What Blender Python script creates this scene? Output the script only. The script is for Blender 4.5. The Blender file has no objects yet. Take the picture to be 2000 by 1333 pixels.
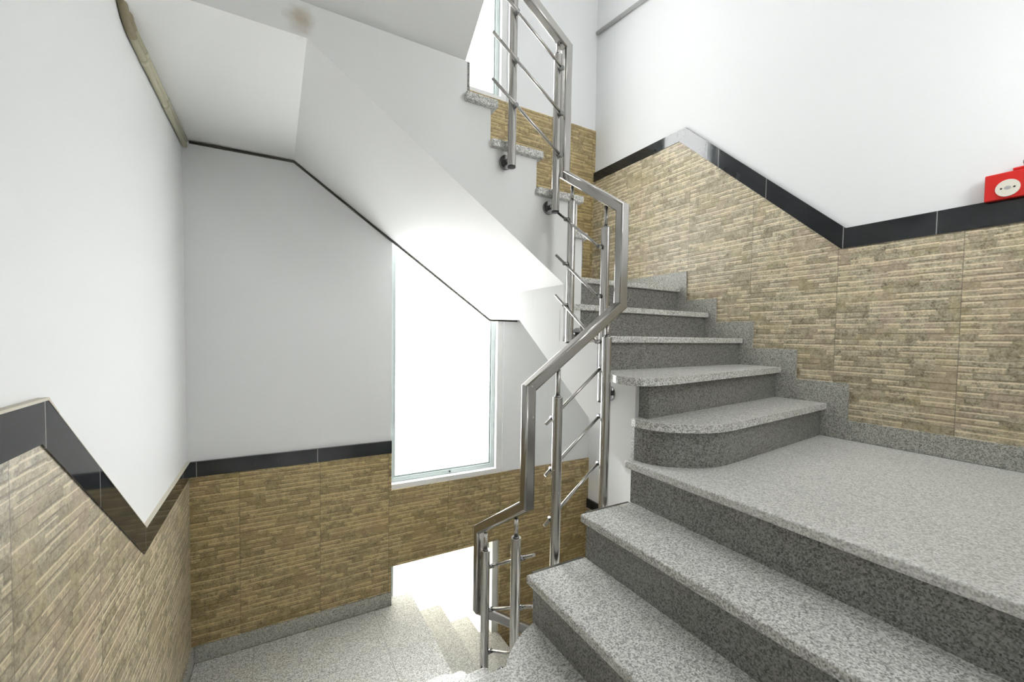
import bpy, bmesh, math, random
from mathutils import Vector, Matrix
random.seed(4)
S = bpy.context.scene
# ------------------------------------------------------------------ camera
F, CX, CY = 816.08, 992.78, 688.34
YAW, PITCH, ROLL = math.radians(29.1704), math.radians(-2.1235), math.radians(0.8449)
fw = Vector((math.sin(YAW)*math.cos(PITCH), math.cos(YAW)*math.cos(PITCH), math.sin(PITCH)))
r0 = Vector((math.cos(YAW), -math.sin(YAW), 0)); u0 = r0.cross(fw)
rt = r0*math.cos(ROLL)+u0*math.sin(ROLL); up = -r0*math.sin(ROLL)+u0*math.cos(ROLL)
cam = bpy.data.cameras.new('camera'); co = bpy.data.objects.new('camera', cam); S.collection.objects.link(co)
co.matrix_world = Matrix(((rt.x, up.x, -fw.x, 0), (rt.y, up.y, -fw.y, 0), (rt.z, up.z, -fw.z, 1.15), (0, 0, 0, 1)))
cam.sensor_width = 36; cam.lens = F*36/2000; cam.clip_start = .01
cam.shift_x = (1000-CX)/2000; cam.shift_y = (CY-666.5)/2000
S.camera = co
# ------------------------------------------------------------------ world / light
S.view_settings.view_transform = 'Standard'; S.view_settings.look = 'None'
S.view_settings.gamma = 1; S.view_settings.use_curve_mapping = False
S.view_settings.exposure = -0.03
w = bpy.data.worlds.new('sky'); S.world = w; w.use_nodes = True
wn = w.node_tree.nodes; bg = wn['Background']
bg.inputs[0].default_value = (.985, .995, .990, 1); bg.inputs[1].default_value = 14.0
def portal(name, loc, rot, sx, sy):
    l = bpy.data.lights.new(name, 'AREA'); l.shape = 'RECTANGLE'; l.size = sx; l.size_y = sy
    l.cycles.is_portal = True
    o = bpy.data.objects.new(name, l); o.location = loc; o.rotation_euler = rot; S.collection.objects.link(o)
# ------------------------------------------------------------------ dims (metres, camera above the origin)
XL, XR, YB, YN = -.4395, 2.47, 2.915, -.25
ZG, ZT = -1.584, 5.3
WX0, WX1, WY0, WY1 = .727, 1.262, 1.17, 1.70
R = .1672
zC = 4*R; zD = 1.506; zA = -.748; zE = 2.36
XW0, XW1 = .703, 1.585
PI = math.pi
portal('window_daylight', (1.144, YB+.12, 1.24), (-PI/2, 0, 0), .88, 2.4)
portal('upper_window_daylight', (1.144, YB+.12, 3.55), (-PI/2, 0, 0), .88, 1.2)
portal('lower_window_daylight', (1.144, YB+.12, -.95), (-PI/2, 0, 0), .88, .92)
portal('added_skylight_daylight', (1.8, .8, ZT+.16), (0, 0, 0), .8, .8)  # added skylight out of view, brings in extra light from above
portal('added_front_window_daylight', (1.80, YN-.14, 2.15), (PI/2, 0, 0), .6, .6)  # added window behind the camera, brightens the room from the front

# ------------------------------------------------------------------ materials
class NT:
    def __init__(s, name):
        s.m = bpy.data.materials.new(name); s.m.use_nodes = True; s.t = s.m.node_tree
        s.b = s.t.nodes['Principled BSDF']
    def n(s, ty, **k):
        x = s.t.nodes.new(ty)
        for a, v in k.items(): setattr(x, a, v)
        return x
    def link(s, a, b): s.t.links.new(a, b)
    def put(s, sock, v):
        if hasattr(v, 'is_output') or isinstance(v, bpy.types.NodeSocket): s.link(v, sock)
        else: sock.default_value = v
    def math(s, op, a, b=None, c=None):
        x = s.n('ShaderNodeMath', operation=op)
        for i, v in enumerate((a, b, c)):
            if v is not None: s.put(x.inputs[i], v)
        return x.outputs[0]
    def mix(s, f, a, b):
        x = s.n('ShaderNodeMix', data_type='RGBA')
        s.put(x.inputs[0], f); s.put(x.inputs[6], a if hasattr(a, 'links') else (*a, 1)); s.put(x.inputs[7], b if hasattr(b, 'links') else (*b, 1))
        return x.outputs[2]
    def pos(s):
        g = s.n('ShaderNodeNewGeometry'); sp = s.n('ShaderNodeSeparateXYZ'); s.link(g.outputs['Position'], sp.inputs[0])
        s.P = g.outputs['Position']; return sp.outputs
    def noise(s, scale, detail=2, rough=.5, vec=None, out='Fac'):
        x = s.n('ShaderNodeTexNoise'); x.inputs['Scale'].default_value = scale; x.inputs['Detail'].default_value = detail
        x.inputs['Roughness'].default_value = rough; s.link(vec if vec is not None else s.P, x.inputs['Vector']); return x.outputs[out]
    def ramp(s, f, pts):
        x = s.n('ShaderNodeValToRGB'); e = x.color_ramp.elements
        while len(e) < len(pts): e.new(.5)
        for el, (p, c) in zip(e, pts): el.position = p; el.color = (*c, 1) if len(c) == 3 else c
        s.link(f, x.inputs[0]); return x.outputs[0]
    def vec(s, x, y, z=0.):
        c = s.n('ShaderNodeCombineXYZ')
        for i, v in enumerate((x, y, z)): s.put(c.inputs[i], v)
        return c.outputs[0]
    def white(s, v):
        x = s.n('ShaderNodeTexWhiteNoise', noise_dimensions='3D'); s.link(v, x.inputs['Vector']); return x.outputs[0]
    def line(s, c, x0, hw): return s.math('LESS_THAN', s.math('ABSOLUTE', s.math('SUBTRACT', c, x0)), hw)
    def bump(s, h, strength, dist):
        x = s.n('ShaderNodeBump'); x.inputs['Strength'].default_value = strength; x.inputs['Distance'].default_value = dist
        s.link(h, x.inputs['Height']); s.link(x.outputs[0], s.b.inputs['Normal'])
    def base(s, c): s.put(s.b.inputs['Base Color'], c if hasattr(c, 'links') else (*c, 1))
    def set(s, **k):
        for a, v in k.items(): s.put(s.b.inputs[a.replace('_', ' ')], v)

def mat_plain(name, col, rough=.6, metal=0., bump=None):
    m = NT(name); m.base(col); m.set(Roughness=rough, Metallic=metal)
    if bump: m.pos(); m.bump(m.noise(bump[0], 3), bump[1], bump[2])
    return m.m
def mat_paint(name, col, stain=False):
    m = NT(name); m.pos(); n = m.noise(1.3, 3)
    c = m.mix(m.math('MULTIPLY', n, .35), col, tuple(x*.93 for x in col))
    if stain:
        d = m.n('ShaderNodeVectorMath', operation='DISTANCE'); m.link(m.P, d.inputs[0]); d.inputs[1].default_value = (.085, 1.70, 2.265)
        k = m.math('SUBTRACT', m.math('ADD', d.outputs['Value'], m.math('MULTIPLY', m.noise(26, 3), .055)), .025)
        f = m.ramp(k, [(0, (.75,)*3), (.062, (0, 0, 0))]); c = m.mix(f, c, (.34, .25, .12))
    m.base(c); m.set(Roughness=.55); m.bump(m.noise(60, 3), .08, .002); return m.m
def mat_granite(name, jx=(), jy=(), dark=1.0, rough=.33, ol=0.0, lift=0.0):
    m = NT(name); p = m.pos()
    n1 = m.noise(185, 2, .75); n2 = m.noise(72, 2, .6); n3 = m.noise(9, 2)
    v = m.n('ShaderNodeTexVoronoi'); v.inputs['Scale'].default_value = 255; m.link(m.P, v.inputs['Vector'])
    vb = m.n('ShaderNodeSeparateColor'); m.link(v.outputs['Color'], vb.inputs[0])
    t = m.math('ADD', m.math('ADD', m.math('MULTIPLY', n1, .55), m.math('MULTIPLY', vb.outputs[0], .30)), m.math('MULTIPLY', n2, .22))
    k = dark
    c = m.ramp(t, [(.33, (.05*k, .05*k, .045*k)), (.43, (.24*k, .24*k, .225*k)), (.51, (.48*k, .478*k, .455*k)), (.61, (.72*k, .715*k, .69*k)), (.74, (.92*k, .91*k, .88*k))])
    c = m.mix(m.math('MULTIPLY', n3, .22), c, (.50*k, .49*k, .41*k))
    for x in jx: c = m.mix(m.math('MULTIPLY', m.line(p[0], x, .0014), .75), c, (.12, .12, .11))
    for y in jy: c = m.mix(m.math('MULTIPLY', m.line(p[1], y, .0014), .75), c, (.12, .12, .11))
    if lift: c = m.mix(lift, c, (.80, .80, .77))
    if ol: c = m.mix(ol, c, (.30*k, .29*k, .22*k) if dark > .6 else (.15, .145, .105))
    m.base(c); m.set(Roughness=rough); m.b.inputs['Specular IOR Level'].default_value = .5; return m.m
def mat_tile(name, ax, off, gain=1.0, warm=0.0):
    """split-face ceramic: thin cream ridges of broken length over mottled stone rows"""
    m = NT(name); p = m.pos(); h = m.math('ADD', p[ax], 10.0); z = m.math('ADD', p[2], 10.0)
    ix = m.math('FLOOR', m.math('DIVIDE', m.math('SUBTRACT', h, off), .4375)); iz = m.math('FLOOR', m.math('DIVIDE', z, .30))
    ph = .0262
    wob = m.math('MULTIPLY', m.math('SUBTRACT', m.noise(3.0, 1), .5), .004)
    zz = m.math('ADD', z, wob)
    row = m.math('FLOOR', m.math('DIVIDE', zz, ph)); f = m.math('FRACT', m.math('DIVIDE', zz, ph))
    rr = m.white(m.vec(row, ix, 3.1))
    xs = m.math('ADD', m.math('DIVIDE', h, m.math('ADD', .060, m.math('MULTIPLY', rr, .09))), m.math('MULTIPLY', rr, 17.0))
    cell = m.math('FLOOR', xs); fx = m.math('FRACT', xs)
    r1 = m.white(m.vec(cell, row, 7.7)); r2 = m.white(m.vec(cell, row, 23.3)); r3 = m.white(m.vec(ix, iz, 5.5)); r4 = m.white(m.vec(cell, row, 41.3))
    # ridge
    lo = m.math('ADD', .58, m.math('MULTIPLY', r2, .20)); hi = m.math('ADD', lo, m.math('ADD', .10, m.math('MULTIPLY', r4, .13)))
    ridge = m.math('MULTIPLY', m.math('MULTIPLY', m.math('GREATER_THAN', f, lo), m.math('LESS_THAN', f, hi)), m.math('GREATER_THAN', r1, .36))
    groove = m.math('MULTIPLY', m.math('LESS_THAN', f, m.math('ADD', .06, m.math('MULTIPLY', r4, .18))), m.math('GREATER_THAN', r2, .35))
    sp = m.noise(125, 2, .75); mid = m.noise(30, 3, .7); big = m.noise(3.1, 3, .6); hue = m.noise(5.3, 2, .6, out='Color')
    # stone body colour
    body = m.ramp(m.math('ADD', m.math('MULTIPLY', sp, .5), m.math('MULTIPLY', mid, .5)), [(.34, (.105, .088, .060)), (.46, (.31, .275, .205)), (.56, (.44, .395, .300)), (.70, (.64, .585, .46))])
    tone = m.ramp(r1, [(0, (.72, .70, .62)), (.5, (.98, .98, .96)), (1, (1.16, 1.12, 1.04))])
    mu = m.n('ShaderNodeMix', data_type='RGBA', blend_type='MULTIPLY'); mu.inputs[0].default_value = 1; m.link(body, mu.inputs[6]); m.link(tone, mu.inputs[7])
    body = mu.outputs[2]
    sh = m.n('ShaderNodeSeparateColor'); m.link(hue, sh.inputs[0])
    body = m.mix(m.math('MULTIPLY', m.math('GREATER_THAN', sh.outputs[0], .57), .22), body, (.44, .37, .20))
    body = m.mix(m.math('MULTIPLY', m.math('GREATER_THAN', sh.outputs[1], .59), .30), body, (.42, .30, .24))
    body = m.mix(m.math('MULTIPLY', r3, .22), body, (.33, .27, .16))
    c = m.mix(m.math('MULTIPLY', groove, m.math('MULTIPLY', mid, 1.25)), body, (.12, .098, .062))
    cr = m.mix(m.math('MULTIPLY', mid, .7), (.80, .72, .56), (.62, .54, .38))
    c = m.mix(m.math('MULTIPLY', ridge, m.math('ADD', .35, m.math('MULTIPLY', mid, .65))), c, cr)
    jh = m.math('FRACT', m.math('DIVIDE', m.math('SUBTRACT', h, off), .4375)); jz = m.math('FRACT', m.math('DIVIDE', z, .30))
    j = m.math('LESS_THAN', jh, .0075)
    c = m.mix(m.math('MULTIPLY', j, .55), c, (.10, .09, .07)); c = m.mix(m.math('MULTIPLY', m.math('LESS_THAN', jz, .008), .45), c, (.14, .12, .09))
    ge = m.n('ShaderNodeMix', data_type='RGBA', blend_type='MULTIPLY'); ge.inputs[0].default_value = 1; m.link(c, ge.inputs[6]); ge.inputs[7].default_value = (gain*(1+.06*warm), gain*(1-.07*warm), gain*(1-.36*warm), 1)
    m.base(ge.outputs[2]); m.set(Roughness=.42)
    hh = m.math('ADD', m.math('MULTIPLY', ridge, 1.0), m.math('SUBTRACT', m.math('ADD', m.math('MULTIPLY', r1, .5), m.math('MULTIPLY', mid, .35)), m.math('ADD', m.math('MULTIPLY', groove, .6), j)))
    m.bump(hh, .55, .006); return m.m
def mat_border(name, ax, js):
    m = NT(name); p = m.pos(); n = m.noise(5, 4, .6); s_ = m.noise(90, 2, .5)
    c = m.mix(m.math('MULTIPLY', n, .5), (.010, .011, .013), (.030, .034, .038))
    c = m.mix(m.ramp(s_, [(.70, (0, 0, 0)), (.78, (.35,)*3)]), c, (.14, .15, .16))
    for x in js: c = m.mix(m.line(p[ax], x, .0017), c, (.30, .30, .29))
    m.base(c); m.set(Roughness=.07); return m.m
def mat_steel():
    m = NT('brushed_steel'); m.pos(); n = m.noise(40, 2)
    m.base((.45, .437, .415)); m.set(Metallic=1.0, Roughness=m.math('ADD', .20, m.math('MULTIPLY', n, .10))); return m.m
M = dict(
    wall=mat_paint('white_wall_paint', (.85, .858, .86)), plaster=mat_paint('white_stair_plaster', (.84, .845, .83), stain=True),
    tread=mat_granite('speckled_granite_tread', lift=.14), riser=mat_granite('shaded_granite_riser', dark=.41, rough=.35, ol=.12),  # riser: tread granite darkened, shade on the upright faces put into the colour
    treadW=mat_granite('warm_shaded_granite_tread', dark=.80, ol=.30), floorC=mat_granite('speckled_granite_slabs', lift=.38, jx=(1.46, 2.215)), floorA=mat_granite('speckled_granite_landing', lift=.10, jx=(.585, -.12), jy=(2.45,)),  # treadW: own warm hue, with shade below the risers painted as darker tone
    skirt=mat_granite('speckled_granite_skirting', dark=.85, ol=.35), steel=mat_steel(),
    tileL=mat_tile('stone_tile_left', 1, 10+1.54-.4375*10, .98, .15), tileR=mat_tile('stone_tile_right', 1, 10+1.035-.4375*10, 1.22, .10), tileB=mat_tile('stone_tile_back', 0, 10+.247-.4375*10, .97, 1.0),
    bordL=mat_border('black_border_left', 1, (1.985, 1.54, 1.237)), bordR=mat_border('black_border_right', 1, (.683, 1.018, 1.402, 1.706, 1.79)), bordB=mat_border('black_border_back', 0, (-.393, .233)),
    cap=mat_plain('cream_grout', (.62, .58, .48), .7), alu=mat_plain('aluminium_frame', (.42, .47, .46), .4, .3), reveal=mat_plain('white_reveal', (.84, .84, .83), .5),
    black=mat_plain('black_rubber', (.02, .02, .02), .4), red=mat_plain('red_enamel', (.62, .015, .012), .3), dial=mat_plain('cream_disc', (.72, .69, .60), .4),
    pipe=mat_plain('cream_conduit_plastic', (.44, .42, .30), .45), grey=mat_plain('grey_conduit_plastic', (.40, .40, .39), .35), cable=mat_plain('dark_cable_sheath', (.07, .065, .05), .5),
    pipe_dark=mat_plain('dark_conduit_plastic', (.20, .17, .10), .6), chrome=mat_plain('dark_chrome', (.25, .25, .25), .18, 1.0))  # conduit bends get a darker brown than the straight pipes
g = NT('window_glass'); g.base((1, 1, 1)); g.set(Roughness=0.0, Alpha=1); g.b.inputs['Transmission Weight'].default_value = 1; g.b.inputs['IOR'].default_value = 1.0
M['glass'] = g.m
g = NT('cream_dimming_glass'); g.base((.30, .285, .245)); g.set(Roughness=0.0); g.b.inputs['Transmission Weight'].default_value = 1; g.b.inputs['IOR'].default_value = 1.0  # cream pane, its tint deepened to dim daylight from the lowest window
M['glass_cream'] = g.m

# ------------------------------------------------------------------ mesh helpers
def link(name, bm, mat, parent=None, bevel=0, smooth=False):
    me = bpy.data.meshes.new(name); bmesh.ops.recalc_face_normals(bm, faces=bm.faces); bm.to_mesh(me); bm.free()
    o = bpy.data.objects.new(name, me); S.collection.objects.link(o); me.materials.append(M[mat] if isinstance(mat, str) else mat)
    if parent: o.parent = parent; o.matrix_parent_inverse = Matrix.Translation(parent_loc(parent)).inverted()
    if bevel:
        b = o.modifiers.new('bevel', 'BEVEL'); b.width = bevel; b.segments = 3; b.limit_method = 'ANGLE'; b.angle_limit = .6; b.harden_normals = False
    if smooth:
        for p in me.polygons: p.use_smooth = True
    return o
def parent_loc(p):
    return Vector(p.location) if p.type == 'EMPTY' else Vector()
def earclip(P):
    n = len(P); idx = list(range(n))
    A = sum(P[i][0]*P[(i+1) % n][1]-P[(i+1) % n][0]*P[i][1] for i in range(n))
    if A < 0: idx.reverse()
    cr = lambda a, b, c: (P[b][0]-P[a][0])*(P[c][1]-P[a][1])-(P[b][1]-P[a][1])*(P[c][0]-P[a][0])
    out = []
    while len(idx) > 3:
        best = None
        for k in range(len(idx)):
            a, b, c = idx[k-1], idx[k], idx[(k+1) % len(idx)]
            ar = cr(a, b, c)
            if ar <= 1e-12: continue
            if any(cr(a, b, q) >= -1e-12 and cr(b, c, q) >= -1e-12 and cr(c, a, q) >= -1e-12 for q in idx if q not in (a, b, c) and P[q] not in (P[a], P[b], P[c])): continue
            l = max(math.dist(P[a], P[b]), math.dist(P[b], P[c]), math.dist(P[a], P[c]))
            if best is None or l < best[0]: best = (l, k, (a, b, c))
        if best is None:
            k = min(range(len(idx)), key=lambda k: abs(cr(idx[k-1], idx[k], idx[(k+1) % len(idx)]))); idx.pop(k); continue
        out.append(best[2]); idx.pop(best[1])
    out.append(tuple(idx)); return out
def prism(bm, pts, axis, a, b):
    """pts: 2D polygon in the plane normal to axis, extruded from a to b"""
    def mk(p, t):
        return {0: (t, p[0], p[1]), 1: (p[0], t, p[1]), 2: (p[0], p[1], t)}[axis]
    v0 = [bm.verts.new(mk(p, a)) for p in pts]; v1 = [bm.verts.new(mk(p, b)) for p in pts]; n = len(pts)
    if n == 4 and all(((pts[(i+1) % 4][0]-pts[i][0])*(pts[(i+2) % 4][1]-pts[(i+1) % 4][1])-(pts[(i+1) % 4][1]-pts[i][1])*(pts[(i+2) % 4][0]-pts[(i+1) % 4][0]) > 0) == 
            ((pts[1][0]-pts[0][0])*(pts[2][1]-pts[1][1])-(pts[1][1]-pts[0][1])*(pts[2][0]-pts[1][0]) > 0) for i in range(4)):
        bm.faces.new(v0[::-1]); bm.faces.new(v1)
    else:
        for t in earclip(pts):
            bm.faces.new([v0[i] for i in t]); bm.faces.new([v1[i] for i in reversed(t)])
    for i in range(n): bm.faces.new((v0[i], v0[(i+1) % n], v1[(i+1) % n], v1[i]))
def box(bm, x0, x1, y0, y1, z0, z1): prism(bm, [(x0, y0), (x1, y0), (x1, y1), (x0, y1)], 2, z0, z1)
def P_(name, mat, pts, axis, a, b, parent=None, bevel=0):
    bm = bmesh.new(); prism(bm, pts, axis, a, b); return link(name, bm, mat, parent, bevel)
def B_(name, mat, x0, x1, y0, y1, z0, z1, parent=None, bevel=0):
    bm = bmesh.new(); box(bm, x0, x1, y0, y1, z0, z1); return link(name, bm, mat, parent, bevel)
def tube(bm, pts, r, n=16, caps=True):
    pts = [Vector(p) for p in pts]; rings = []
    for i, p in enumerate(pts):
        d = ((pts[i]-pts[i-1]).normalized() if i else Vector()) + ((pts[i+1]-pts[i]).normalized() if i < len(pts)-1 else Vector()); d.normalize()
        if i == 0: a = d.orthogonal().normalized()
        else: a = (a - d*a.dot(d)).normalized()
        c = d.cross(a)
        k = 1.0
        if 0 < i < len(pts)-1: k = 1/max(.5, d.dot((pts[i+1]-pts[i]).normalized()))
        rings.append([bm.verts.new(p+(a*math.cos(2*PI*j/n)+c*math.sin(2*PI*j/n))*r*(k if 0 else 1)) for j in range(n)])
    for q, s in zip(rings, rings[1:]):
        for j in range(n):
            f = bm.faces.new((q[j], q[(j+1) % n], s[(j+1) % n], s[j])); f.smooth = True
    if caps: bm.faces.new(rings[0][::-1]); bm.faces.new(rings[-1])
def T_(name, mat, pts, r, parent=None, n=16):
    bm = bmesh.new(); tube(bm, pts, r, n); return link(name, bm, mat, parent)
def thing(name, label, cat, loc=(0, 0, 0), group=None):
    o = bpy.data.objects.new(name, None); S.collection.objects.link(o); o.location = loc; o.empty_display_size = .1
    tag(o, label, cat, group); return o
def tag(o, label, cat, group=None):
    o['label'] = label; o['category'] = cat
    if group: o['group'] = group
    return o
def struct(o): o['kind'] = 'structure'; return o

# ------------------------------------------------------------------ room shell
T = .16
struct(B_('wall_left', 'wall', XL-T, XL, YN-T, YB+T, ZG-.2, ZT))
struct(B_('wall_right', 'wall', XR, XR+T, YN-T, YB+T, ZG-.2, ZT))
fx0, fx1, fz0, fz1 = 1.5, 2.1, 1.85, 2.45
bm = bmesh.new(); box(bm, XL, fx0, YN-T, YN, ZG-.2, ZT); box(bm, fx1, XR, YN-T, YN, ZG-.2, ZT); box(bm, fx0, fx1, YN-T, YN, ZG-.2, fz0); box(bm, fx0, fx1, YN-T, YN, fz1, ZT)
struct(link('wall_front', bm, 'wall'))
bm = bmesh.new()
for q in ((fx0, fx0+.03, fz0, fz1), (fx1-.03, fx1, fz0, fz1), (fx0+.03, fx1-.03, fz0, fz0+.03), (fx0+.03, fx1-.03, fz1-.03, fz1)): box(bm, q[0], q[1], YN-.10, YN-.06, q[2], q[3])
struct(link('window_5', bm, 'alu'))  # frame of the unseen window added for its daylight
WZ = [(-1.42, -.48), (.064, 2.42), (2.965, 4.15)]
bm = bmesh.new()
box(bm, XL, XW0, YB, YB+T, ZG-.2, ZT); box(bm, XW1, XR, YB, YB+T, ZG-.2, ZT)
zz = [ZG-.2]+[v for w_ in WZ for v in w_]+[ZT]
for a, b in zip(zz[::2], zz[1::2]): box(bm, XW0, XW1, YB, YB+T, a, b)
struct(link('wall_back', bm, 'wall'))
struct(B_('floor', 'floorA', XL-T, XR+T, YN-T, YB+T, ZG-.1, ZG))
# ceiling with a square opening for an added, unseen skylight
bm = bmesh.new(); a0, a1, b0, b1 = 1.4, 2.2, .4, 1.2
box(bm, XL-T, a0, YN-T, YB+T, ZT, ZT+.15); box(bm, a1, XR+T, YN-T, YB+T, ZT, ZT+.15)
box(bm, a0, a1, YN-T, b0, ZT, ZT+.15); box(bm, a0, a1, b1, YB+T, ZT, ZT+.15)
struct(link('ceiling', bm, 'wall'))
bm = bmesh.new()
for (x0, x1, y0, y1) in ((a0, a1, b0, b0+.05), (a0, a1, b1-.05, b1), (a0, a0+.05, b0, b1), (a1-.05, a1, b0, b1), (1.78, 1.82, b0, b1)): box(bm, x0, x1, y0, y1, ZT+.06, ZT+.12)
struct(link('window_4', bm, 'alu'))  # frame of the skylight added for its daylight
# windows: frame, pane, reveal lining
for i, (z0, z1) in enumerate(WZ):
    yf = YB+(.05 if i else .085); x1 = XW1-.05+(.0 if i else -.02)
    bm = bmesh.new(); fwid = .03
    box(bm, XW0, XW0+fwid, yf, yf+.045, z0+.035, z1); box(bm, x1-fwid, x1, yf, yf+.045, z0+.035, z1)
    box(bm, XW0+fwid, x1-fwid, yf, yf+.045, z0+.035, z0+.035+fwid); box(bm, XW0+fwid, x1-fwid, yf, yf+.045, z1-fwid, z1)
    # inner sash line
    for (p, q) in ((XW0+fwid, XW0+fwid+.012), (x1-fwid-.012, x1-fwid)): box(bm, p, q, yf+.012, yf+.038, z0+.065, z1-fwid)
    box(bm, XW0+fwid+.012, x1-fwid-.012, yf+.012, yf+.038, z0+.065, z0+.077)
    wf = struct(link('window_%d' % (2-i if i < 2 else 3), bm, 'alu')); wf.name = 'window_%d' % (i+1)
    box_r = bmesh.new(); box(box_r, x1, XW1, YB+.012, YB+T, z0, z1); box(box_r, XW0, x1, YB+.002, YB+T, z0, z0+.035 if i else z0+.03)
    link('window_reveal', box_r, 'reveal', wf)
    B_('window_pane', 'glass' if i else 'glass_cream', XW0+fwid, x1-fwid, yf+.02, yf+.026, z0+.065, z1-fwid, wf)
    if i == 1: T_('window_catch', 'black', [(1.155, yf-.012, z0+.055), (1.155, yf+.004, z0+.055)], .006, wf)

# ------------------------------------------------------------------ tile dado, borders, baseboards
D = .012
bl = [(YN, .912), (1.222, .912), (1.967, .329), (YB, .329)]; tl = [(YB, .415), (1.998, .415), (1.252, 1.0), (YN, 1.0)]
dl = P_('trim_1', 'tileL', [(YN, ZG)]+bl+[(YB, ZG)], 0, XL, XL+D); struct(dl)
o = struct(P_('trim_2', 'bordL', bl+tl, 0, XL, XL+.016))
P_('border_cap', 'cap', [(YN, 1.0), (1.252, 1.0), (1.30, .9624), (1.30, .9665), (1.254, 1.006), (YN, 1.006)], 0, XL, XL+.017, o)
P_('border_cap', 'cap', [(1.30, .9624), (1.998, .415), (YB, .415), (YB, .417), (1.999, .417), (1.30, .9645)], 0, XL, XL+.0165, o)
# back wall
bm = bmesh.new()
prism(bm, [(XL, ZG), (XL, .329), (XW0, .329), (XW0, ZG)], 1, YB-D, YB)
box(bm, XW0, XW1-.02, YB-D, YB, WZ[0][1], .064); box(bm, XW1-.02, XR, YB-D, YB, ZG, .065)
box(bm, XW0, XW1-.02, YB-D, YB, ZG, WZ[0][0])
struct(link('trim_3', bm, 'tileB'))
struct(P_('trim_4', 'tileB', [(1.605, zD-.03), (XR, zD-.03), (XR, 2.965), (1.0, 2.965), (1.0, 2.43), (1.605, 2.43)], 1, YB-D, YB))
struct(B_('trim_5', 'bordB', XL, XW0, YB-.018, YB, .329, .415))
br = [(YN, 1.611), (1.026, 1.611), (2.007, 2.520), (YB, 2.520)]; tr_ = [(YB, 2.598), (1.964, 2.598), (1.010, 1.709), (YN, 1.709)]
struct(P_('trim_6', 'tileR', [(YN, zC)]+br+[(YB, zC)], 0, XR-D, XR)); struct(P_('trim_7', 'bordR', br+tr_, 0, XR-.018, XR))
dn = lambda L: [(a, b-2.9) for a, b in L]
struct(P_('trim_8', 'tileR', [(YN, ZG), (.48, ZG)]+[p for p in dn(br)[1:]]+[(YB, ZG)][:1], 0, XR-D, XR)) if False else None
lb = [(1.35, -.981), (2.007, -.381), (YB, -.381)]; lt = [(YB, -.303), (1.964, -.303), (1.31, -.883)]
struct(P_('trim_8', 'tileR', [(1.35, ZG)]+lb+[(YB, ZG)], 0, XR-D, XR)); struct(P_('trim_9', 'bordR', lb+lt, 0, XR-.018, XR))
# baseboards
struct(B_('baseboard_back', 'skirt', XL+D, XW0, YB-.024, YB-D, zA, zA+.092))
struct(B_('baseboard_left', 'skirt', XL+D, XL+.024, 1.96, YB-.024, zA, zA+.092))
sk = [(YN, zC), (YN, zC+.094), (.966, zC+.094), (.966, .945), (1.206, .945), (1.206, 1.104), (1.447, 1.104), (1.447, 1.262), (1.687, 1.262), (1.687, 1.415), (1.914, 1.415), (1.914, 1.615), (YB-D, 1.615), (YB-D, zC)]
struct(P_('baseboard_right', 'skirt', sk, 0, XR-.022, XR-.0121, bevel=.001))
struct(B_('baseboard_upper', 'skirt', 1.62, XR-.024, YB-.022, YB-D, zD, zD+.09))

# ------------------------------------------------------------------ flights
TH, OV = .030, .025
def arc(cx, cy, r, a0, a1, n=8): return [(cx+r*math.cos(math.radians(a0+(a1-a0)*i/n)), cy+r*math.sin(math.radians(a0+(a1-a0)*i/n))) for i in range(n+1)]
def smooth_poly(pts, it=2):
    """Chaikin smoothing of an open chain, ends kept"""
    for _ in range(it):
        q = [pts[0]]
        for a, b in zip(pts, pts[1:]):
            q += [(a[0]*.75+b[0]*.25, a[1]*.75+b[1]*.25), (a[0]*.25+b[0]*.75, a[1]*.25+b[1]*.75)]
        pts = q+[pts[-1]]
    return pts
# --- landing under the viewer (B), plus the flight B -> C rising to the right
B = thing('stair_landing', 'lowest granite landing at the bottom edge, below the near flight', 'landing', (0, .5, -.2))
P_('landing_slab', 'plaster', [(XL+D, YN+.001), (.80, YN+.001), (.80, WY0-.01), (WX0, WY0), (WX0, 1.20), (XL+D, 1.20)], 2, -.20, -TH, B)
P_('paving', 'tread', [(XL+.024, YN+.001), (.80, YN+.001), (.80, WY0), (.75, WY0), (.75, 1.235), (XL+.024, 1.235)], 2, -TH, 0, B, .006)
FL1 = thing('stair_flight', 'near granite flight rising to the right in the foreground, ending at the wide landing', 'stairs', (.9, .5, 0))
nx = [.520, .747, .977, 1.204]
P_('stringer', 'plaster', [(.80, -.14), (1.34, .30), (1.34, zC-TH), (nx[3]+.045, zC-TH), (nx[3]+.045, 3*R-TH), (nx[2]+.045, 3*R-TH), (nx[2]+.045, 2*R-TH), (nx[1]+.045, 2*R-TH), (nx[1]+.045, R-TH), (.80, R-TH)], 1, YN+.0015, WY0-.012, FL1)
chain = smooth_poly([(.512, .55), (.515, .84), (.535, .94), (.567, 1.01), (.606, 1.068), (.655, 1.115), (.715, 1.155), (.775, 1.178)])
P_('tread', 'tread', [(.512, YN+.001)]+chain+[(.79, 1.178), (.79, YN+.001)], 2, R-TH, R, FL1, .006)
P_('riser', 'riser', [(.54, YN+.001)]+[(a+.024, b-.018) for a, b in chain]+[(.78, 1.16), (.78, YN+.001)], 2, 0.0, R-TH, FL1)
for k in (1, 2):
    B_('tread', 'tread', nx[k], nx[k+1]+.043, YN+.001, 1.19, (k+1)*R-TH, (k+1)*R, FL1, .006)
    B_('edge_strip', 'cable', nx[k]+.03, nx[k+1]+.02, 1.1902, 1.199, (k+1)*R-TH, (k+1)*R-.001, FL1)
    B_('riser', 'riser', nx[k]+OV, nx[k]+OV+.02, YN+.001, 1.19-.006, k*R, (k+1)*R-TH, FL1)
B_('riser', 'riser', nx[3]+OV, nx[3]+OV+.02, YN+.001, 1.19, 3*R, zC-TH, FL1)
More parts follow.
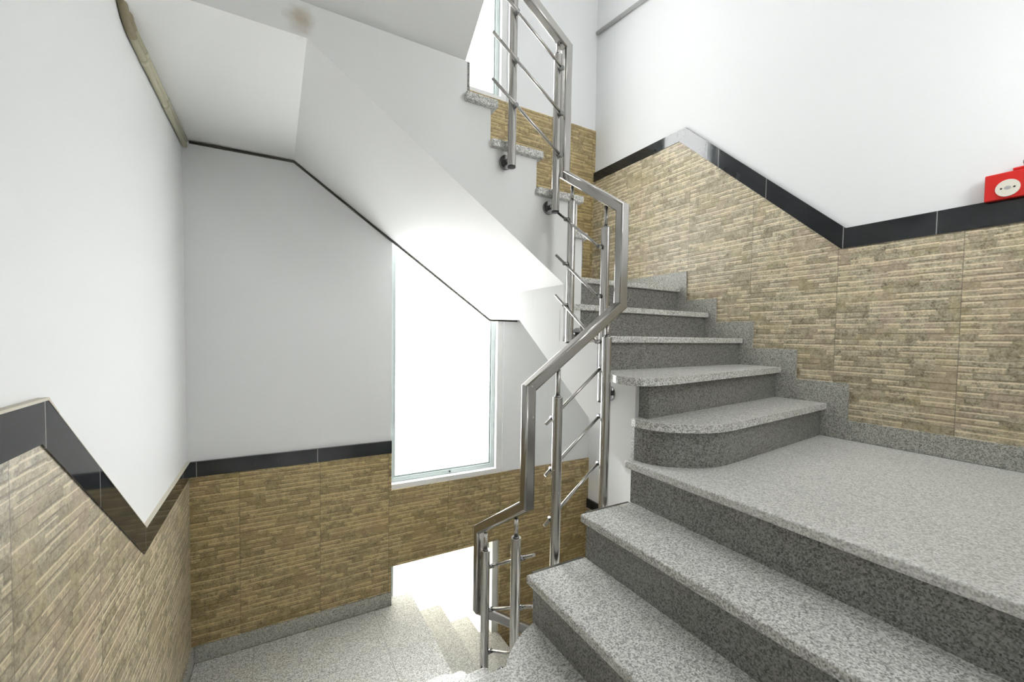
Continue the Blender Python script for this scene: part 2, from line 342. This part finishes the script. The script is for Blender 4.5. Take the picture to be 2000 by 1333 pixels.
# --- landing C
C = thing('stair_landing', 'wide pale granite landing at the right, between the near flight and the rising flight', 'landing', (1.9, .5, .45))
P_('landing_slab', 'plaster', [(1.25, YN+.001), (XR-.023, YN+.001), (XR-.023, 1.25), (1.25, 1.19)], 2, .50, zC-TH, C)
P_('paving', 'floorC', [(1.204, YN+.001), (XR-.022, YN+.001), (XR-.022, 1.30), (1.27, 1.30), (1.27, 1.205), (1.204, 1.203)], 2, zC-TH, zC, C, .006)
# --- flight C -> D along the right wall
FL2 = thing('stair_flight', 'granite flight rising away along the right tiled wall from the wide landing', 'stairs', (1.9, 1.5, zC))
zs = [.836, 1.004, 1.160, 1.322, zD]
ys = [1.055, 1.28, 1.502, 1.734, 1.955]       # nosing at the right wall
yl = [.0, .0, 1.40, 1.69, 1.945]              # nosing at the well side
XWS = XR-.023
P_('stringer', 'plaster', [(1.215, .5805), (2.177, 1.282), (2.177, zD-TH), (1.99, zD-TH), (1.99, zs[3]-TH), (1.775, zs[3]-TH), (1.775, zs[2]-TH), (1.545, zs[2]-TH), (1.545, zs[1]-TH), (1.345, zs[1]-TH), (1.345, zs[0]-TH), (1.215, zs[0]-TH)], 0, WX1, XWS, FL2)
P_('soffit_slab', 'plaster', [(2.1775, 1.282), (YB-.001, 1.282), (YB-.001, zD-TH), (2.1775, zD-TH)], 0, 1.60, XWS, FL2)
P_('stringer_nose', 'plaster', [(1.20, zC), (1.346, zC), (1.346, zs[1]-TH), (1.20, zs[1]-TH)], 0, WX1-.008, WX1+.03, FL2)
c1 = smooth_poly([(1.226, 1.19), (1.218, 1.153), (1.232, 1.085), (1.27, 1.035), (1.328, .992), (1.40, .958), (1.49, .952), (1.60, .964)])
P_('tread', 'tread', c1+[(XWS, ys[0]), (XWS, 1.33), (WX1, 1.33), (WX1, 1.20)], 2, zs[0]-TH, zs[0], FL2, .006)
P_('riser', 'riser', [(a+.02, b+.022) for a, b in c1]+[(XWS, ys[0]+OV), (XWS, 1.30), (WX1, 1.30), (WX1, 1.21)], 2, zC, zs[0]-TH, FL2)
c2 = smooth_poly([(1.235, 1.30), (1.15, 1.27), (1.118, 1.20), (1.125, 1.12), (1.17, 1.075), (1.29, 1.078)])
c2 = smooth_poly([(1.240, 1.31), (1.185, 1.265), (1.150, 1.19), (1.155, 1.12), (1.20, 1.08), (1.31, 1.085)])
P_('tread', 'tread', c2+[(XWS, ys[1]), (XWS, 1.56), (1.264, 1.56), (1.264, 1.315)], 2, zs[1]-TH, zs[1], FL2, .006)
P_('riser', 'riser', [(WX1+.012, 1.15), (XWS, ys[1]+OV), (XWS, ys[1]+OV+.02), (WX1+.012, 1.21)], 2, zs[0], zs[1]-TH, FL2)
for k in (2, 3):
    e = ys[k+1]+.05
    P_('tread', 'tread', [(WX1+.002, yl[k]), (XWS, ys[k]), (XWS, e), (WX1+.002, min(e, 1.697) if k == 2 else 1.697)], 2, zs[k]-TH, zs[k], FL2, .006)
for k in (2, 3, 4):
    P_('riser', 'riser', [(WX1+.002, yl[k]+OV), (XWS, ys[k]+OV), (XWS, ys[k]+OV+.015), (WX1+.002, yl[k]+OV+.015)], 2, zs[k-1], zs[k]-TH, FL2)
for (y0, y1, z0, z1) in ((1.440, 1.56, zs[1]-TH, zs[2]-TH), (1.731, 1.78, zs[2]-TH, zs[3]-TH), (1.30, 1.36, zs[0]-TH, zs[1]-TH)): B_('cheek', 'plaster', WX1-.0004, WX1+.03, y0, y1, z0, z1, FL2)
Dl = thing('stair_landing', 'small granite landing at the far right corner, top of the rising flight', 'landing', (1.9, 2.4, zD))
P_('paving', 'tread', [(1.374, yl[4]), (XWS, ys[4]), (XWS, YB-.022), (1.62, YB-.022), (1.62, 2.1), (1.45, 1.98), (1.374, 1.98)], 2, zD-TH, zD, Dl, .006)
# --- flight D -> E along the back wall, climbing left
FL3 = thing('stair_flight', 'upper flight climbing left across the back wall above the big window, white underside', 'stairs', (1.0, 2.3, zD))
zk = [1.680, 1.859, 2.026, 2.193]
xk = [1.60, 1.357, 1.112, .867]
sof = lambda x: 2.2076-.684*(x-.1047)
P_('stringer', 'plaster', [(XL+.001, 2.2076), (.1047, 2.2076), (1.371, sof(1.371)), (1.371, zk[0]-TH), (1.335, zk[0]-TH), (1.335, zk[1]-TH), (1.088, zk[1]-TH), (1.088, zk[2]-TH), (.842, zk[2]-TH), (.842, zk[3]-TH), (WX0, zk[3]-TH), (WX0, zE-TH), (XL+.001, zE-TH)], 1, WY1, YB-.0005, FL3)
P_('cheek', 'plaster', [(WY1+.001, 1.10), (2.176, 1.30), (2.176, 1.47), (WY1+.001, 1.47)], 0, WX1+.0005, 1.370, FL3)
P_('soffit_slab', 'plaster', [(1.372, sof(1.372)), (1.458, 1.282), (1.5995, 1.282), (1.5995, zD-TH), (1.372, zD-TH)], 1, 2.1776, YB-.0005, FL3)
c3 = [(1.388, WY1-.025), (1.40, WY1-.005), (1.62, YB-.013)]
P_('tread', 'tread', [(1.31, WY1-.025)]+c3+[(1.31, YB-.013)], 2, zk[0]-TH, zk[0], FL3, .005)
P_('riser', 'riser', [(1.372, WY1+.002), (1.378, WY1+.002), (1.595, YB-.013), (1.372, YB-.013)], 2, zD, zk[0]-TH, FL3)
for k in (1, 2, 3):
    x0 = (xk[k+1]-.03) if k < 3 else WX0-.012
    B_('tread', 'tread', x0 if k == 3 else xk[k+1]-.027, xk[k], WY1-.028, YB-.0125, zk[k]-TH-.004, zk[k], FL3, .006)
    B_('riser', 'riser', xk[k]-OV-.012, xk[k]-OV, WY1+.001, YB-.013, zk[k-1], zk[k]-TH, FL3)
B_('riser', 'riser', WX0, WX0+.012, WY1+.001, YB-.0005, zk[3], zE-TH, FL3)
E_ = thing('stair_landing', 'upper corner landing at the left, seen only as a white soffit', 'landing', (0, 2.3, zE))
B_('paving', 'tread', XL+.001, WX0+.001, 1.92, YB-.001, zE-TH, zE, E_, .006)
# --- flight E -> F along the left wall
FL4 = thing('stair_flight', 'topmost flight at the upper left, seen as a grey sloping underside', 'stairs', (0, 1.2, zE))
s2 = .729; yF = .62; zF = zE+.75
yF = 1.902-(zF-.15-2.2076)/s2+.02; rE = (zF-zE)/4; ye = [1.955, 1.715, 1.475, 1.235]
pe = [(1.902, 2.2074), (yF-.02, 2.2076+s2*(1.902-yF+.02)), (YN+.001, 2.2076+s2*(1.902-yF+.02)), (YN+.001, zF-TH), (ye[3]-.045, zF-TH)]
for k in (2, 1, 0): pe += [(ye[k+1]-.045, zE+(k+1)*rE-TH), (ye[k]-.045, zE+(k+1)*rE-TH)]
pe += [(ye[0]-.045, 2.2074)]
P_('stringer', 'plaster', pe, 0, XL+.0008, WX0-.0006, FL4)
for k in range(3): B_('tread', 'tread', XL+.001, WX0+.02, ye[k+1]-.05, ye[k]-.02, zE+(k+1)*rE-TH, zE+(k+1)*rE, FL4, .006)
for k in range(4): B_('riser', 'riser', XL+.001, WX0, ye[k]-.045, ye[k]-.033, zE+k*rE, zE+(k+1)*rE-TH, FL4)
F_ = thing('stair_landing', 'topmost landing over the viewer, outside the frame', 'landing', (0, .2, zF))
B_('paving', 'tread', XL+.001, WX0+.02, YN+.001, 1.215, zF-TH, zF, F_, .006)
# --- flight A -> B along the left wall (drops away from the viewer)
FL5 = thing('stair_flight', 'granite steps at the bottom left of the stairwell, dropping to the lower corner landing', 'stairs', (0, 1.6, zA))
r4 = -zA/4; ya = [1.955, 1.715, 1.475, 1.235]
pb = [(1.12, -.20), (1.12, -TH), (ya[3]-.04, -TH)]
for k in (2, 1, 0): pb += [(ya[k+1]-.04, zA+(k+1)*r4-TH), (ya[k]-.04, zA+(k+1)*r4-TH)]
pb += [(ya[0]-.04, zA-TH), (2.0, zA-TH), (2.0, zA-.16), (1.90, zA-.16)]
P_('stringer', 'plaster', pb, 0, XL+D, WX0, FL5)
for k in range(3):
    xe = .750 if k else .80
    q = [(XL+.024, ya[k+1]-.045), (xe, ya[k+1]-.045), (xe, ya[k]-.02), (xe-.02, ya[k]), (XL+.024, ya[k]-.02)] if k else [(XL+.024, ya[1]-.045), (.75, ya[1]-.045), (.75, 1.70), (.80, 1.80), (.79, 1.90), (.74, 1.945), (XL+.024, 1.93)]
    P_('tread', 'tread', q, 2, zA+(k+1)*r4-TH, zA+(k+1)*r4, FL5, .006)
for k in range(4): B_('riser', 'riser', XL+.024, .745 if k else .73, ya[k]-OV-.035, ya[k]-OV-.02, zA+k*r4, zA+(k+1)*r4-TH, FL5)
A = thing('stair_landing', 'lower granite corner landing in front of the tiled back wall, bottom left', 'landing', (0, 2.3, zA))
P_('landing_slab', 'plaster', [(XL+D, 1.95), (.84, 1.95), (.84, YB-D), (XL+D, YB-D)], 2, zA-.16, zA-TH, A)
P_('paving', 'floorA', [(XL+.0245, 1.70), (.863, 1.70), (.863, YB+.072), (.705, YB+.072), (.705, YB-.0245), (XL+.0245, YB-.0245)], 2, zA-TH, zA, A, .006)
# --- flight A -> ground along the back wall, dropping right
FL6 = thing('stair_flight', 'lowest granite flight dropping right below the window to the floor beneath', 'stairs', (1.3, 2.3, ZG))
xd = [.863, 1.097, 1.333, 1.570, 1.80]
pl = [(.80, ZG), (xd[4]-OV-.02, ZG)]
for k in (4, 3, 2, 1):
    pl += [(xd[k]-OV-.02, zA-k*R-TH), (xd[k-1]-OV-.02, zA-k*R-TH)]
pl += [(xd[0]-OV-.02, zA-TH), (.80, zA-TH)]
P_('stringer', 'plaster', pl, 1, 1.73, YB-D-.001, FL6)
for k in (1, 2, 3, 4):
    yb = YB+.072 if k < 4 else YB-D-.001
    q = [(xd[k-1]-OV-.03, 1.70), (xd[k], 1.70), (xd[k], yb), (xd[k-1]-OV-.03, yb)]
    P_('tread', 'treadW', q, 2, zA-k*R-TH, zA-k*R, FL6, .006)
for k in range(5):
    zb = zA-(k+1)*R if k < 4 else ZG
    B_('riser', 'riser', xd[k]-OV-.02, xd[k]-OV, 1.705, YB-D-.001, zb, zA-k*R-TH, FL6)

# ------------------------------------------------------------------ steel railing (one welded run)
RL = thing('stair_railing', 'brushed steel railing winding up round the open well with slanted rods and a square handrail', 'railing', (1.0, 1.45, 0))
Yn, Yf, Xl, Xr = 1.250, 1.640, .783, 1.208
path = [(1.62, Yf, -.06-.70*.837), (Xl, Yf, -.06), (Xl, Yf, .300), (Xl, Yn, .548), (Xl, Yn, .970), (Xr, Yn, 1.282), (Xr, Yn, 1.668), (Xr, Yf, 1.925), (Xr, Yf, 2.515), (Xl, Yf, 2.515+.683*.425), (Xl, Yf, 3.16), (Xl, .95, 3.16+.73*.69), (Xl, .95, zF+.2)]
def handrail(bm, pts, hw=.0205, bev=.007):
    pts = [Vector(p) for p in pts]; n = len(pts)
    dirs = [(b-a).normalized() for a, b in zip(pts, pts[1:])]
    for i, (a, b) in enumerate(zip(pts, pts[1:])):
        d = dirs[i]
        h = Vector((d.x, d.y, 0))
        s = Vector((0, 1, 0)) if h.length < .01 or abs(d.x) > abs(d.y) else Vector((1, 0, 0))
        nn = d.cross(s).normalized()
        sec = []
        for (sx, sy) in ((1, 1), (-1, 1), (-1, -1), (1, -1)):
            c0 = math.degrees(math.atan2(sy, sx))
            for t in (-45, -15, 15, 45):
                an = math.radians(c0+t); sec.append(s*(sx*(hw-bev)+bev*math.cos(an))+nn*(sy*(hw-bev)+bev*math.sin(an)))
        def end(pt, nrm):
            out = []
            for q in sec:
                t = (pt-(pt+q)).dot(nrm)/d.dot(nrm); out.append(bm.verts.new(pt+q+d*t))
            return out
        n0 = (dirs[i-1]+d).normalized() if i else d; n1 = (dirs[i+1]+d).normalized() if i < n-2 else d
        A_, B2 = end(a, n0), end(b, n1); m = len(sec)
        for j in range(m):
            f = bm.faces.new((A_[j], A_[(j+1) % m], B2[(j+1) % m], B2[j])); f.smooth = (j % 4) != 3
        bm.faces.new(A_[::-1]); bm.faces.new(B2)
bm = bmesh.new(); handrail(bm, path); link('handrail', bm, 'steel', RL)
def post(x, y, zb, zt, zr, bracket=None):
    """body zb..zt, neck up to the rail at zr; bracket: (axis, wall coordinate, z)"""
    bm = bmesh.new(); rb = .0185
    tube(bm, [(x, y, zb), (x, y, zb+.002), (x, y, zt-.004), (x, y, zt)], rb, 24)
    o = link('post', bm, 'steel', RL)
    T_('neck', 'steel', [(x, y, zt-.002), (x, y, zr)], .0085, o, 12)
    T_('end_cap', 'black', [(x, y, zb-.006), (x, y, zb)], rb*.98, o, 20)
    T_('collar', 'chrome', [(x, y, zt-.002), (x, y, zt+.006)], .012, o, 16)
    if bracket:
        ax, c, z = bracket; p = [x, y, z]; q = [x, y, z]; q[ax] = c; e = list(q); sgn = 1 if c > p[ax] else -1; e[ax] = c-.012*sgn
        T_('bracket', 'chrome', [p, q], .011, o, 14); T_('rosette', 'chrome', [e, q], .032, o, 24)
rz = lambda p, q, t: p+(q-p)*t
bc = lambda x: .970+(x-Xl)*(1.282-.970)/(Xr-Xl)-.03
post(1.143, Yn, .40, 1.155, bc(1.143), (1, WY0-.012, .425)); post(.910, Yn, .21, .930, bc(.910), (1, WY0-.012, .235))
cd = lambda y: 1.668+(y-Yn)*(1.925-1.668)/(Yf-Yn)-.03
post(Xr, 1.345, .885, 1.612, cd(1.345), (0, WX1, .914)); post(Xr, 1.578, 1.13, 1.785, cd(1.578), (0, WX1, 1.165))
de = lambda x: 2.515+(Xr-x)*.683-.03
post(1.158, Yf, 1.745, 2.465, de(1.158), (1, WY1, 1.775)); post(.918, Yf, 1.905, 2.63, de(.918), (1, WY1, 1.940))
ab = lambda y: .300+(Yf-y)*(.548-.300)/(Yf-Yn)-.03
post(Xl, 1.322, -.16, .400, ab(1.322), (0, WX0, -.12)); post(Xl, 1.577, -.36, .235, ab(1.577), (0, WX0, -.325))
post(1.02, Yf, -.98, -.33, -.06-.70*(1.02-Xl)-.02, (1, 1.73, -.95)); post(1.42, Yf, -1.25, -.60, -.06-.70*(1.42-Xl)-.02, (1, 1.73, -1.22))
post(Xl, 1.40, 2.55, 3.22, 3.31, (0, WX0+.001, 2.60)); post(Xl, 1.10, 2.78, 3.45, 3.53, (0, WX0+.001, 2.83))
def rod(a, b, off, posts):
    o = T_('rod', 'steel', [a, b], .0062, RL, 12)
    a, b = Vector(a), Vector(b)
    for t in posts:
        ax, c = t; f = (c-a[ax])/(b[ax]-a[ax]); p = a+(b-a)*f; q = p+Vector(off)
        T_('connector', 'chrome', [q, p-Vector(off)*.30], .0092, o, 12)
for z in (1.012, .817, .631-.005): rod((.882, Yn+.034, z+.785*(.882-1.121)), (1.150, Yn+.034, z+.785*(1.150-1.121)), (0, -.02, 0), ((0, .910), (0, 1.143)))
for z0 in (1.746, 1.542, 1.352): rod((Xr-.034, 1.648, z0), (Xr-.034, 1.335, z0-.715*.313), (.02, 0, 0), ((1, 1.578), (1, 1.345)))
for z0 in (2.644, 2.439, 2.249): rod((.80, Yf-.033, z0-.015), (1.168, Yf-.033, z0-.675*.368-.012), (0, .02, 0), ((0, .918), (0, 1.158)))
for z0 in (.142, -.05, -.238): rod((Xl+.034, 1.600, z0), (Xl+.034, 1.25, z0+.62*.35), (-.02, 0, 0), ((1, 1.577), (1, 1.322)))
for z0 in (-.42, -.60, -.78): rod((.98, Yf-.033, z0), (1.46, Yf-.033, z0-.70*.48), (0, .02, 0), ((0, 1.02), (0, 1.42)))

# ------------------------------------------------------------------ small things
def bend(pts, it=2): 
    pts = [Vector(p) for p in pts]
    for _ in range(it):
        q = [pts[0]]
        for a, b in zip(pts, pts[1:]): q += [a*.75+b*.25, a*.25+b*.75] if (b-a).length < .2 else [a+(b-a).normalized()*.03, b-(b-a).normalized()*.03]
        pts = q+[pts[-1]]
    return pts
def soff(y): return 2.2076+s2*(1.902-y)
cd_ = thing('cable_conduit', 'pair of cream conduits along the top of the left wall under the landing soffit', 'pipe', (XL+.02, 2.4, 2.18))
for dz, dx in ((-.015, .0150), (-.043, .0145)):
    T_('pipe', 'pipe', [(XL+dx, YB-.03, 2.2076+dz), (XL+dx, 1.93, 2.2076+dz)], .0125, cd_, 14)
    T_('pipe_bend', 'pipe_dark', [(XL+dx, 1.93, 2.2076+dz), (XL+dx, 1.90, 2.2076+dz+.006), (XL+dx, 1.86, soff(1.86)+dz*1.3), (XL+dx, 1.2, soff(1.2)+dz*1.3)], .0135, cd_, 14)
for y in (2.06, 2.42):
    for dz, dx in ((-.015, .0150), (-.043, .0145)): T_('coupling', 'pipe', [(XL+dx, y, 2.2076+dz), (XL+dx, y+.03, 2.2076+dz)], .0138, cd_, 14)
cb = T_('cable', 'cable', [(XL+.03, YB-.006, 2.196), (.105, YB-.006, 2.199), (1.452, YB-.006, 1.276), (1.70, YB-.006, 1.276)], .0075, None, 10)
tag(cb, 'thin dark cable along the back wall where it meets the white stair underside', 'cable')
rp = T_('wall_conduit', 'grey', [(XR-.018, YB-.02, 3.790), (XR-.018, 1.5, 3.60)], .016, None, 16)
tag(rp, 'thin grey pipe high on the right wall at the top of the frame', 'pipe')
# fire alarm box on the right wall
FA = thing('fire_alarm_box', 'red fire alarm box with a round cream disc above the black border, right wall', 'alarm', (XR, .47, 1.76))
B_('housing', 'red', XR-.045, XR-.0185, .38, .545, 1.703, 1.803, FA, .004)
def disc(name, mat, y, z, ry, x0, x1, parent, rz_=None):
    bm = bmesh.new(); prism(bm, [(y+ry*math.cos(2*PI*i/32), z+(rz_ or ry)*math.sin(2*PI*i/32)) for i in range(32)], 0, x0, x1); return link(name, bm, mat, parent)
dk = disc('disc', 'dial', .484, 1.741, .0315, XR-.050, XR-.044, FA)
disc('disc_hole', 'black', .500, 1.741, .0032, XR-.0508, XR-.0498, dk); disc('disc_hole', 'black', .467, 1.741, .0032, XR-.0508, XR-.0498, dk)
disc('disc_emblem', 'grey', .484, 1.741, .009, XR-.0506, XR-.0498, dk, .007)
B_('lid', 'red', XR-.044, XR-.0185, .385, .475, 1.8032, 1.813, FA, .003)
B_('back_plate', 'grey', XR-.0185, XR-.0005, .39, .535, 1.712, 1.795, FA)
T_('cable_gland', 'grey', [(XR-.032, .442, 1.813), (XR-.032, .442, 1.828)], .009, FA, 14); T_('feed_pipe', 'grey', [(XR-.032, .452, 1.830), (XR-.032, .30, 1.830)], .007, FA, 14)
